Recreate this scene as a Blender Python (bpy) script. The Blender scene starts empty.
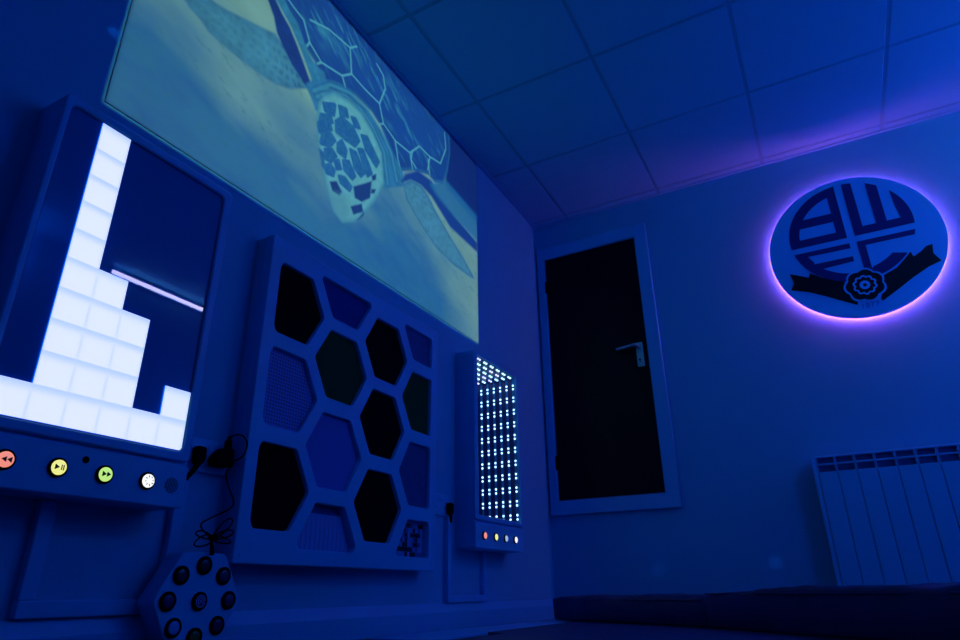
import bpy, bmesh, math, random
import numpy as np
from mathutils import Vector, Matrix, noise as mnoise
random.seed(7)
C = bpy.context.scene.collection
H = 0.13            # the lens is 13 cm above the floor; heights below are given from the lens
CEIL = 2.271
FLOOR = -H
XR, YR = 3.12, -5.2  # right wall, rear wall
ORG = {}

# ---------------------------------------------------------------- materials
def mat(name, col, rough=0.5, spec=0.5, emit=None, estr=0.0, metal=0.0, bump=0.0, bscale=40.0, var=0.0, coat=0.0):
    m = bpy.data.materials.new(name); m.use_nodes = True
    nt = m.node_tree; b = nt.nodes['Principled BSDF']
    b.inputs['Base Color'].default_value = (*col, 1)
    b.inputs['Roughness'].default_value = rough
    b.inputs['Specular IOR Level'].default_value = spec
    b.inputs['Metallic'].default_value = metal
    b.inputs['Coat Weight'].default_value = coat
    if emit:
        b.inputs['Emission Color'].default_value = (*emit, 1)
        b.inputs['Emission Strength'].default_value = estr
    if var or bump:
        tc = nt.nodes.new('ShaderNodeTexCoord')
        n = nt.nodes.new('ShaderNodeTexNoise'); n.inputs['Scale'].default_value = bscale
        n.inputs['Detail'].default_value = 4
        nt.links.new(tc.outputs['Object'], n.inputs['Vector'])
        if var:
            mx = nt.nodes.new('ShaderNodeMix'); mx.data_type = 'RGBA'
            mx.inputs['A'].default_value = (*[c*(1-var) for c in col], 1)
            mx.inputs['B'].default_value = (*[c*(1+var) for c in col], 1)
            nt.links.new(n.outputs['Fac'], mx.inputs['Factor'])
            nt.links.new(mx.outputs['Result'], b.inputs['Base Color'])
        if bump:
            bp = nt.nodes.new('ShaderNodeBump'); bp.inputs['Strength'].default_value = bump
            bp.inputs['Distance'].default_value = 0.004
            nt.links.new(n.outputs['Fac'], bp.inputs['Height'])
            nt.links.new(bp.outputs['Normal'], b.inputs['Normal'])
    return m

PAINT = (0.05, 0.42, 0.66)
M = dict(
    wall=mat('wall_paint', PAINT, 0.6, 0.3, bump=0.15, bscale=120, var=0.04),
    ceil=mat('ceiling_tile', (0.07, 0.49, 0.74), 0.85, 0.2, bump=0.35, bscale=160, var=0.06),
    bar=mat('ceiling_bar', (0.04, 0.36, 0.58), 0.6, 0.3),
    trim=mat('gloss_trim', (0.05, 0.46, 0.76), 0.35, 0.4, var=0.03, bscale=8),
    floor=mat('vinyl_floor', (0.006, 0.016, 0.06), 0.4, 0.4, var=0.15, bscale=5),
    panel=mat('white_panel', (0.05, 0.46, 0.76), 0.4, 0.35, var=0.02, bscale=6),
    panel_d=mat('panel_dark', (0.07, 0.20, 0.42), 0.5, 0.3),  # darker tone of the panel colour
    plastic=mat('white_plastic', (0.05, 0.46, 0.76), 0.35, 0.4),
    black=mat('black_plastic', (0.001, 0.001, 0.003), 0.7, 0.06),
    soft=mat('black_pile', (0.0008, 0.001, 0.006), 0.95, 0.05, bump=0.8, bscale=300),
    darktile=mat('unlit_tile', (0.01, 0.16, 0.40), 0.012, 0.5),
    littile=mat('lit_tile', (0.8, 0.8, 0.8), 0.3, 0.3, emit=(0.72, 0.80, 1.0), estr=1.0),
    dot=mat('light_dot', (0.8, 0.8, 0.8), 0.3, 0.3, emit=(0.42, 0.78, 1.0), estr=2.2),
    dot_v=mat('violet_light_dot', (0.8, 0.8, 0.8), 0.3, 0.3, emit=(0.5, 0.55, 1.0), estr=1.8),
    tunnel=mat('tunnel_lining', (0.005, 0.03, 0.22), 0.3, 0.4),
    tape=mat('strip_tape', (0.04, 0.25, 0.7), 0.5, 0.3),
    door=mat('door_leaf', (0.0008, 0.001, 0.008), 0.3, 0.12),
    steel=mat('brushed_steel', (0.22, 0.5, 0.55), 0.35, 0.5, metal=0.7),
    disc=mat('crest_face', (0.05, 0.50, 0.92), 0.35, 0.35),
    navy=mat('crest_navy', (0.02, 0.02, 0.16), 0.4, 0.3),
    ribbon=mat('crest_black', (0.004, 0.004, 0.008), 0.4, 0.3),
    edge=mat('tile_edge_glow', (0.2, 0.4, 0.8), 0.4, 0.3, emit=(0.0, 0.13, 1.0), estr=1.0),
    halo=mat('halo_tube', (0.5, 0.2, 0.8), 0.4, 0.3, emit=(1.0, 0.055, 0.28), estr=98.0),
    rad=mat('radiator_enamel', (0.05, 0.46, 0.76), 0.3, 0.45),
    rad_in=mat('radiator_dark', (0.02, 0.14, 0.36), 0.6, 0.2),
    vinyl=mat('navy_vinyl', (0.012, 0.028, 0.13), 0.5, 0.3, bump=0.5, bscale=14, var=0.2),
    mat_d=mat('dark_mat', (0.010, 0.035, 0.14), 0.55, 0.3, bump=0.2, bscale=60),
    floor_l=mat('pale_floor', (0.06, 0.50, 0.85), 0.4, 0.4, var=0.1, bscale=12),
    strip=mat('neon_strip', (0.5, 0.5, 0.8), 0.4, 0.3, emit=(0.50, 0.50, 1.0), estr=24.0),
    t_navy=mat('navy_felt', (0.02, 0.05, 0.26), 0.9, 0.1, bump=0.6, bscale=200),
    t_mid=mat('blue_smooth', (0.05, 0.13, 0.50), 0.5, 0.3, var=0.08, bscale=20),
    t_dk=mat('dark_blue_smooth', (0.018, 0.07, 0.25), 0.6, 0.2, var=0.35, bscale=40),
    t_green=mat('dark_green_pile', (0.001, 0.075, 0.028), 0.95, 0.05, bump=0.8, bscale=250),
    t_pale=mat('pale_slats', (0.10, 0.30, 0.66), 0.4, 0.4),
    mosaic_l=mat('mosaic_pale', (0.10, 0.30, 0.66), 0.15, 0.5),
    mosaic_d=mat('mosaic_dark', (0.006, 0.01, 0.04), 0.15, 0.5),
    mosaic_m=mat('mosaic_mid', (0.04, 0.12, 0.34), 0.15, 0.5),
    cap_dark=mat('unlit_cap', (0.004, 0.012, 0.04), 0.25, 0.5),
    cap_blue=mat('unlit_blue_cap', (0.008, 0.02, 0.11), 0.25, 0.5),
    cap_green=mat('unlit_green_cap', (0.003, 0.12, 0.02), 0.25, 0.5),
    cap_white=mat('unlit_white_cap', (0.10, 0.30, 0.62), 0.25, 0.5),
)
# perforated fabric insert: a fine dot grid from a Voronoi node
def perforated():
    m = mat('perforated_blue', (0.08, 0.22, 0.6), 0.5, 0.3)
    nt = m.node_tree; b = nt.nodes['Principled BSDF']
    tc = nt.nodes.new('ShaderNodeTexCoord'); v = nt.nodes.new('ShaderNodeTexVoronoi')
    v.inputs['Scale'].default_value = 95; v.inputs['Randomness'].default_value = 0.0
    cr = nt.nodes.new('ShaderNodeValToRGB')
    cr.color_ramp.elements[0].position = 0.28; cr.color_ramp.elements[0].color = (0.012, 0.03, 0.12, 1)
    cr.color_ramp.elements[1].position = 0.42; cr.color_ramp.elements[1].color = (0.07, 0.19, 0.58, 1)
    nt.links.new(tc.outputs['Object'], v.inputs['Vector'])
    nt.links.new(v.outputs['Distance'], cr.inputs['Fac']); nt.links.new(cr.outputs['Color'], b.inputs['Base Color'])
    return m
M['perf'] = perforated()
def glow(name, inner, outer, s):
    """lit translucent cap: brighter at the middle, from the distance to the cap's own centre"""
    m = mat(name, (0.2, 0.2, 0.2), 0.12, 0.5, emit=(1, 1, 1), estr=s)
    nt = m.node_tree; b = nt.nodes['Principled BSDF']
    tc = nt.nodes.new('ShaderNodeTexCoord'); g = nt.nodes.new('ShaderNodeVectorMath'); g.operation = 'DISTANCE'
    g.inputs[1].default_value = (0.5, 0.5, 0.5)
    cr = nt.nodes.new('ShaderNodeValToRGB')
    cr.color_ramp.elements[0].position = 0.50; cr.color_ramp.elements[0].color = (*inner, 1)
    cr.color_ramp.elements[1].position = 0.78; cr.color_ramp.elements[1].color = (*outer, 1)
    nt.links.new(tc.outputs['Generated'], g.inputs[0])
    nt.links.new(g.outputs['Value'], cr.inputs['Fac']); nt.links.new(cr.outputs['Color'], b.inputs['Emission Color'])
    return m
M['g_red'] = glow('red_cap', (0.95, 0.30, 0.22), (0.45, 0.06, 0.10), 0.9)
M['g_yel'] = glow('yellow_cap', (0.95, 0.95, 0.28), (0.42, 0.50, 0.03), 0.9)
M['g_grn'] = glow('green_cap', (0.55, 0.90, 0.22), (0.10, 0.40, 0.04), 0.9)
M['g_wht'] = glow('white_cap', (1.0, 1.0, 1.0), (0.45, 0.60, 0.85), 1.0)
M['g_blu'] = glow('blue_cap', (0.45, 0.62, 0.9), (0.12, 0.22, 0.55), 0.7)
M['icon'] = mat('cap_icon', (0.03, 0.06, 0.03), 0.5, 0.2)

# ---------------------------------------------------------------- linking
def link(name, me, m, parent=None):
    o = bpy.data.objects.new(name, me)
    if m is not None and not me.materials: me.materials.append(m)
    C.objects.link(o)
    if parent is not None:
        root = parent
        while root.parent: root = root.parent
        me.transform(Matrix.Translation(-ORG[root.name]))
        o.parent = parent
    else:
        o.location = (0, 0, H); ORG[o.name] = Vector((0, 0, 0))
    return o
def obj(name, bm, m, parent=None, smooth=False):
    me = bpy.data.meshes.new(name)
    bmesh.ops.recalc_face_normals(bm, faces=bm.faces)
    bm.to_mesh(me); bm.free()
    if smooth:
        me.polygons.foreach_set('use_smooth', [True]*len(me.polygons))
    return link(name, me, m, parent)
def recentre(o, p):
    """move a single-mesh thing's origin to p"""
    p = Vector(p); o.data.transform(Matrix.Translation(-p)); o.location = p + Vector((0, 0, H)); ORG[o.name] = p
def tag(o, label=None, cat=None, group=None, kind=None):
    if label: o['label'] = label
    if cat: o['category'] = cat
    if group: o['group'] = group
    if kind: o['kind'] = kind
    return o
def thing(name, label, cat, loc, group=None):
    o = bpy.data.objects.new(name, None); C.objects.link(o)
    o.empty_display_size = 0.05
    o.location = Vector(loc) + Vector((0, 0, H)); ORG[o.name] = Vector(loc)
    return tag(o, label, cat, group)
def struct(name, bm, m, parent=None):
    o = obj(name, bm, m, parent)
    if parent is None: o['kind'] = 'structure'
    return o

# ---------------------------------------------------------------- shapes
def box(bm, x0, x1, y0, y1, z0, z1, bev=0.0, seg=2):
    r = bmesh.ops.create_cube(bm, size=1.0)
    vs = r['verts']
    for v in vs:
        v.co = Vector(((x0+x1)/2+v.co.x*(x1-x0), (y0+y1)/2+v.co.y*(y1-y0), (z0+z1)/2+v.co.z*(z1-z0)))
    if bev:
        es = list({e for v in vs for e in v.link_edges})
        bmesh.ops.bevel(bm, geom=es, offset=bev, segments=seg, profile=0.5, affect='EDGES')
def B(x0, x1, y0, y1, z0, z1, bev=0.0, seg=2):
    bm = bmesh.new(); box(bm, x0, x1, y0, y1, z0, z1, bev, seg); return bm
def tube(bm, pts, r, n=8, closed=False):
    pts = [Vector(p) for p in pts]; rings = []
    N = len(pts)
    up = Vector((0.31, 0.2, 0.93)).normalized()
    for i, p in enumerate(pts):
        if closed: t = pts[(i+1) % N]-pts[i-1]
        else: t = pts[min(i+1, N-1)]-pts[max(i-1, 0)]
        t.normalize()
        a = t.cross(up)
        if a.length < 1e-4: a = t.cross(Vector((1, 0, 0)))
        a.normalize(); b = t.cross(a)
        rr = r[i] if isinstance(r, (list, tuple)) else r
        rings.append([bm.verts.new(p+(a*math.cos(2*math.pi*k/n)+b*math.sin(2*math.pi*k/n))*rr) for k in range(n)])
    for i in range(N if closed else N-1):
        A, Bq = rings[i], rings[(i+1) % N]
        for k in range(n): bm.faces.new((A[k], A[(k+1) % n], Bq[(k+1) % n], Bq[k]))
    if not closed:
        bm.faces.new(rings[0]); bm.faces.new(rings[-1])
def spline(pts, m=8):
    P = [Vector(p) for p in pts]; P = [P[0]*2-P[1]]+P+[P[-1]*2-P[-2]]; out = []
    for i in range(1, len(P)-2):
        for k in range(m):
            t = k/m; a, b, c, d = P[i-1:i+3]
            out.append(0.5*((2*b)+(c-a)*t+(2*a-5*b+4*c-d)*t*t+(3*b-a-3*c+d)*t**3))
    out.append(P[-2]); return out
def lathe(bm, c, axis, prof, n=20):
    """profile (radius, height) turned about axis ('x' or '-y') through c"""
    rings = []
    for r, h in prof:
        ring = []
        for k in range(n):
            a = 2*math.pi*k/n; u, w = math.cos(a)*r, math.sin(a)*r
            p = (c[0]+h, c[1]+u, c[2]+w) if axis == 'x' else (c[0]+u, c[1]-h, c[2]+w)
            ring.append(bm.verts.new(p))
        rings.append(ring)
    for A, Bq in zip(rings, rings[1:]):
        for k in range(n): bm.faces.new((A[k], A[(k+1) % n], Bq[(k+1) % n], Bq[k]))
    bm.faces.new(rings[0]); bm.faces.new(rings[-1])
def fillet(poly, r, n=4):
    out = []; N = len(poly)
    for i in range(N):
        p = Vector(poly[i]); a = Vector(poly[i-1])-p; b = Vector(poly[(i+1) % N])-p
        rr = min(r, a.length*0.4, b.length*0.4)
        p0 = p+a.normalized()*rr; p2 = p+b.normalized()*rr
        for k in range(n+1):
            t = k/n; out.append(tuple((1-t)**2*p0+2*t*(1-t)*p+t*t*p2))
    return out
def plate(name, loops, d0, d1, m, parent, axis='x', bev=0.0):
    """flat outline(s) with holes, extruded between depths d0 and d1 along +x (loops are (y,z)) or -y (loops are (x,z))"""
    cu = bpy.data.curves.new(name, 'CURVE'); cu.dimensions = '2D'; cu.fill_mode = 'BOTH'
    for lp in loops:
        s = cu.splines.new('POLY'); s.points.add(len(lp)-1); s.use_cyclic_u = True
        for q, (a, b) in zip(s.points, lp): q.co = (a, b, 0, 1)
    cu.extrude = abs(d1-d0)/2-bev; cu.bevel_depth = bev; cu.bevel_resolution = 1
    if bev: cu.offset = -bev
    t = bpy.data.objects.new('t', cu); C.objects.link(t)
    bpy.context.view_layer.update()
    me = bpy.data.meshes.new_from_object(t.evaluated_get(bpy.context.evaluated_depsgraph_get()))
    bpy.data.objects.remove(t); bpy.data.curves.remove(cu)
    me.name = name
    mid = (d0+d1)/2
    if axis == 'x': me.transform(Matrix(((0, 0, 1, mid), (1, 0, 0, 0), (0, 1, 0, 0), (0, 0, 0, 1))))
    else: me.transform(Matrix(((1, 0, 0, 0), (0, 0, -1, -mid), (0, 1, 0, 0), (0, 0, 0, 1))))
    me.materials.clear()
    return link(name, me, m, parent)
def rect(a0, a1, b0, b1, r=0.0):
    p = [(a0, b0), (a1, b0), (a1, b1), (a0, b1)]
    return fillet(p, r) if r else p
def dup(root, loc):
    r = root.copy(); C.objects.link(r); r.location = Vector(loc)+Vector((0, 0, H))
    for ch in list(root.children):
        c = ch.copy(); C.objects.link(c); c.parent = r
        for g in ch.children:
            d = g.copy(); C.objects.link(d); d.parent = c
    return r
MURAL = {"flipper":[[-2695,1657],[-2661,1638],[-2621,1631],[-2589,1612],[-2552,1610],[-2497,1610],[-2434,1614],[-2374,1620],[-2305,1636],[-2243,1665],[-2159,1736],[-2210,1805],[-2300,1824],[-2340,1840],[-2397,1814],[-2470,1784],[-2537,1755],[-2590,1740],[-2616,1739]],"side":[[-2400,1959],[-2359,1908],[-2334,1850],[-2299,1816],[-2250,1778],[-2164,1735],[-2145,1768],[-2189,1823],[-2233,1877],[-2280,1926],[-2328,1956],[-2368,1993]],"rim":[[-2368,1993],[-2321,1964],[-2273,1934],[-2220,1880],[-2171,1822],[-2136,1775],[-2108,1740],[-2060,1829],[-2086,1877],[-2134,1871],[-2191,1906],[-2243,1980],[-2291,2002],[-2331,2032]],"shell":[[-2352,2019],[-2314,1991],[-2260,1950],[-2205,1909],[-2143,1884],[-2109,1820],[-2082,1819],[-1994,1881],[-1896,1912],[-1788,1911],[-1719,1883],[-1645,1812],[-1579,1740],[-1555,1749],[-1453,1818],[-1335,1869],[-1272,1864],[-1192,1901],[-1149,2008],[-1126,2132],[-1138,2236],[-1111,2241],[-1753,2233],[-2109,2254]],"scutes":[[[-2323,2050],[-2272,2034],[-2220,2023],[-2177,1948],[-2106,1910],[-1985,1945],[-1931,2000],[-1953,2125],[-1913,2169]],[[-2177,1948],[-2191,1915]],[[-2106,1910],[-2128,1884]],[[-1985,1945],[-1954,1893]],[[-1931,2000],[-1841,1992],[-1737,1994],[-1702,2105],[-1721,2167],[-1773,2193]],[[-1737,1994],[-1701,1910],[-1755,1863]],[[-1701,1910],[-1609,1881],[-1492,1893],[-1417,1983],[-1322,1984],[-1223,2009],[-1172,2135],[-1187,2228]],[[-1953,2125],[-2085,2104],[-2188,2055]],[[-1609,1881],[-1583,1796],[-1559,1753]],[[-1492,1893],[-1466,1813]],[[-1322,1984],[-1339,1894]],[[-1472,1919],[-1483,1862],[-1439,1842]],[[-1338,1958],[-1320,1878]]],"neck":[[-2158,1745],[-2119,1798],[-2029,1865],[-1927,1897],[-1814,1895],[-1711,1850],[-1623,1789],[-1555,1742],[-1541,1691],[-1623,1637],[-1672,1603],[-1707,1674],[-1784,1769],[-1901,1815],[-2005,1806],[-2074,1758],[-2104,1687],[-2123,1713]],"folds":[[[-2111,1736],[-2056,1814],[-1959,1864],[-1850,1868],[-1770,1838],[-1684,1764],[-1649,1624]],[[-2128,1749],[-2044,1849],[-1927,1900],[-1815,1902],[-1722,1865],[-1634,1797],[-1584,1679]],[[-2083,1765],[-2008,1832],[-1905,1855],[-1809,1832],[-1725,1766]]],"head":[[-2100,1717],[-2099,1611],[-2078,1536],[-2043,1445],[-2012,1377],[-1964,1306],[-1914,1285],[-1835,1331],[-1791,1388],[-1722,1496],[-1672,1610],[-1699,1753],[-1764,1812],[-1845,1857],[-1938,1859],[-2025,1830],[-2080,1767]],"plates":[[[-2071,1733],[-2010,1774],[-2012,1723],[-2060,1708]],[[-2079,1673],[-2027,1705],[-2016,1686],[-2080,1641]],[[-2089,1625],[-2031,1672],[-2017,1651],[-2077,1595]],[[-2061,1587],[-2018,1628],[-1992,1616],[-2019,1570],[-2064,1552]],[[-2039,1537],[-2002,1564],[-1979,1551],[-2004,1509],[-2032,1503]],[[-2033,1466],[-2005,1492],[-1982,1484],[-1985,1457],[-2020,1447]],[[-1996,1701],[-1964,1745],[-1894,1748],[-1854,1712],[-1877,1668],[-1938,1660],[-1988,1659]],[[-1974,1608],[-1952,1639],[-1924,1615],[-1929,1578],[-1971,1577]],[[-1981,1521],[-1962,1539],[-1947,1513],[-1970,1498]],[[-1935,1554],[-1902,1573],[-1863,1533],[-1878,1508],[-1926,1520]],[[-1900,1632],[-1865,1641],[-1808,1581],[-1829,1552],[-1867,1565]],[[-1951,1472],[-1919,1485],[-1880,1470],[-1889,1448],[-1940,1452]],[[-1853,1666],[-1824,1683],[-1761,1612],[-1786,1579]],[[-1839,1745],[-1803,1763],[-1719,1696],[-1736,1659],[-1806,1695]],[[-1986,1785],[-1944,1803],[-1932,1776],[-1973,1752]],[[-1907,1788],[-1881,1800],[-1856,1775],[-1886,1761]],[[-2070,1515],[-2052,1515],[-2037,1461],[-2052,1464]]],"dark":[[[-2001,1419],[-1964,1444],[-1928,1415],[-1942,1391],[-1982,1389]],[[-1867,1478],[-1809,1526],[-1757,1572],[-1759,1488],[-1810,1439],[-1853,1433]],[[-1874,1382],[-1809,1432],[-1797,1400],[-1854,1355]],[[-1835,1337],[-1792,1403],[-1793,1376]],[[-1759,1598],[-1729,1625],[-1730,1595],[-1752,1575]],[[-1754,1535],[-1726,1549],[-1734,1524],[-1757,1511]]],"beak":[[-2003,1370],[-1911,1412],[-1869,1334],[-1906,1292],[-1961,1308]],"flip2":[[-1543,1691],[-1512,1627],[-1441,1586],[-1354,1541],[-1248,1503],[-1104,1487],[-912,1495],[-868,1507],[-983,1572],[-1121,1633],[-1252,1700],[-1331,1753],[-1392,1774],[-1478,1751]],"dark2":[[-1544,1700],[-1520,1753],[-1424,1832],[-1304,1849],[-1255,1808],[-1071,1770],[-843,1733],[-845,1686],[-1122,1692],[-1301,1770],[-1392,1778],[-1478,1754]],"teal2":[[-1303,1829],[-1158,1928],[-839,1897],[-843,1759],[-1088,1781],[-1255,1808]],"deep":[[-1112,2368],[-728,2356],[-748,1802],[-839,1897],[-1141,1932],[-1125,2066],[-1130,2219]]}
CREST = {"B":[[[1752,1981],[1699,1969],[1638,1940],[1580,1895],[1536,1846],[1509,1793],[1495,1744],[1491,1701],[1497,1665],[1757,1666]],[[1713,1924],[1712,1827],[1577,1825],[1608,1859],[1650,1895]],[[1712,1776],[1712,1711],[1538,1710],[1542,1747],[1554,1786]]],"W":[[[1790,1980],[1835,1974],[1833,1712],[1896,1712],[1894,1953],[1943,1930],[1944,1714],[2004,1712],[1994,1780],[1992,1876],[2022,1822],[2045,1764],[2054,1711],[2051,1667],[1789,1668]]],"F":[[[1504,1632],[1755,1633],[1760,1603],[1555,1605],[1576,1559],[1758,1556],[1757,1530],[1615,1522],[1661,1490],[1732,1464],[1698,1438],[1659,1450],[1602,1489],[1553,1543],[1522,1589]]],"C":[[[1790,1631],[2049,1635],[2036,1604],[1824,1604],[1822,1468],[1879,1489],[1935,1522],[1987,1519],[1944,1484],[1895,1453],[1852,1439],[1789,1473]]],"RL":[[[1456,1530],[1500,1509],[1539,1488],[1549,1513],[1599,1473],[1651,1444],[1693,1430],[1690,1399],[1727,1323],[1723,1290],[1665,1326],[1597,1369],[1521,1411],[1446,1438],[1467,1473]]],"RR":[[[1864,1422],[1923,1446],[1968,1485],[1999,1517],[2005,1487],[2038,1505],[2067,1529],[2094,1533],[2086,1484],[2108,1438],[2052,1420],[1979,1381],[1910,1337],[1830,1289],[1824,1301],[1851,1367]]],"ros":[[1774,1390]],"ros_r":[[1790,1465],[1852,1413],[1851,1367],[1821,1301],[1731,1322],[1702,1419]],"yr":[[1739,1288],[1805,1292]]}

# ================================================================ room shell
struct('floor', B(-0.45, XR, YR, 0.0, FLOOR-0.05, FLOOR), M['floor'])
# the left wall is thick, with an opening added for the panel's mirrored depth
TY0, TY1, TZ0, TZ1 = -1.034, -0.612, 0.302, 1.02
bm = bmesh.new()
box(bm, -0.45, 0, YR, TY0, FLOOR, CEIL); box(bm, -0.45, 0, TY1, 0, FLOOR, CEIL)
box(bm, -0.45, 0, TY0, TY1, FLOOR, TZ0); box(bm, -0.45, 0, TY0, TY1, TZ1, CEIL)
box(bm, -0.45, -0.42, TY0, TY1, TZ0, TZ1)
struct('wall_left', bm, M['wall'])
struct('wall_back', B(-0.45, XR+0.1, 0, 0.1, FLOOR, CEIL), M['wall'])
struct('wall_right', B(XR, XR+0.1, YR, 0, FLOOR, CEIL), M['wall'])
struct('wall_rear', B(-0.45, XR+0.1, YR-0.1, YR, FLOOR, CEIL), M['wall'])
# suspended ceiling: tiles sit a little below the bars
GX, GY = 0.2445, -1.2705
xs = [0.0]+[GX+0.6*i for i in range(6) if GX+0.6*i < XR]+[XR]
ys = [0.0]+[GY+0.6*j for j in range(2, -8, -1) if YR < GY+0.6*j < 0]+[YR]
ys.sort()
bm = bmesh.new(); box(bm, -0.45, XR, YR, 0, CEIL, CEIL+0.05)
g = 0.0085
for i in range(len(xs)-1):
    for j in range(len(ys)-1):
        a0 = xs[i]+(0.002 if i == 0 else g); a1 = xs[i+1]-(0.002 if i == len(xs)-2 else g)
        b0 = ys[j]+(0.002 if j == 0 else g); b1 = ys[j+1]-(0.002 if j == len(ys)-2 else g)
        if a1-a0 > 0.02 and b1-b0 > 0.02: box(bm, a0, a1, b0, b1, CEIL-0.007, CEIL, 0.002, 1)
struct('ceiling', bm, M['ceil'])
bm = bmesh.new()
for x in xs[1:-1]: box(bm, x-g, x+g, YR, 0, CEIL-0.0035, CEIL)
for y in ys[1:-1]: box(bm, 0, XR, y-g, y+g, CEIL-0.0030, CEIL)
struct('trim_1', bm, M['bar'])
bm = bmesh.new()
box(bm, 0, XR, -0.022, 0, CEIL-0.012, CEIL-0.0075); box(bm, 0, 0.022, YR, -0.022, CEIL-0.012, CEIL-0.0075)
struct('trim_2', bm, M['trim'])
# skirting with a sloping top
def skirting(name, prof, a0, a1, along):
    bm = bmesh.new()
    f = (lambda d, z, t: (d, t, z)) if along == 'y' else (lambda d, z, t: (t, -d, z))
    A = [bm.verts.new(f(d, z, a0)) for d, z in prof]; Bq = [bm.verts.new(f(d, z, a1)) for d, z in prof]
    n = len(prof)
    for k in range(n): bm.faces.new((A[k], A[(k+1) % n], Bq[(k+1) % n], Bq[k]))
    bm.faces.new(A); bm.faces.new(Bq)
    struct(name, bm, M['trim'])
prof = [(0, FLOOR), (0.024, FLOOR), (0.024, -0.068), (0.007, -0.036), (0, -0.036)]
skirting('baseboard_left', prof, YR, 0, 'y')
skirting('baseboard_back', prof, 0.024, XR, 'x')

# cupboard door set up in the back wall
dr = struct('door_1', B(0.062, 0.660, -0.012, 0.002, 0.467, 2.004, 0.002, 1), M['door'])
plate('door_frame', [rect(0.012, 0.735, 0.390, 2.083), rect(0.060, 0.662, 0.465, 2.006)], 0.0, 0.026, M['trim'], dr, 'y', 0.004)
plate('door_stop', [rect(0.0585, 0.6635, 0.4635, 2.0075), rect(0.066, 0.656, 0.471, 2.000)], 0.0, 0.0135, M['panel_d'], dr, 'y')
pl = plate('handle_plate', [rect(0.593, 0.632, 1.172, 1.318, 0.006)], 0.012, 0.019, M['steel'], dr, 'y', 0.0015)
bm = bmesh.new()
tube(bm, [(0.604, -0.018, 1.292), (0.604, -0.058, 1.292)], 0.009, 10)
tube(bm, spline([(0.606, -0.058, 1.292), (0.58, -0.062, 1.291), (0.53, -0.060, 1.287), (0.488, -0.056, 1.284)], 4), [0.0095]*4+[0.0088]*9, 10)
obj('lever_handle', bm, M['steel'], pl, True)
bm = bmesh.new(); lathe(bm, (0.609, -0.0185, 1.214), 'y', [(0.006, 0), (0.006, 0.002)], 14); box(bm, 0.6068, 0.6112, -0.0205, -0.0185, 1.196, 1.213)
obj('keyhole', bm, M['black'], pl)
for z in (0.68, 1.80):
    bm = bmesh.new(); tube(bm, [(0.0635, -0.022, z-0.04), (0.0635, -0.022, z+0.04)], 0.006, 10); box(bm, 0.0635, 0.085, -0.0145, -0.012, z-0.038, z+0.038)
    obj('hinge', bm, M['black'], dr)

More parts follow.
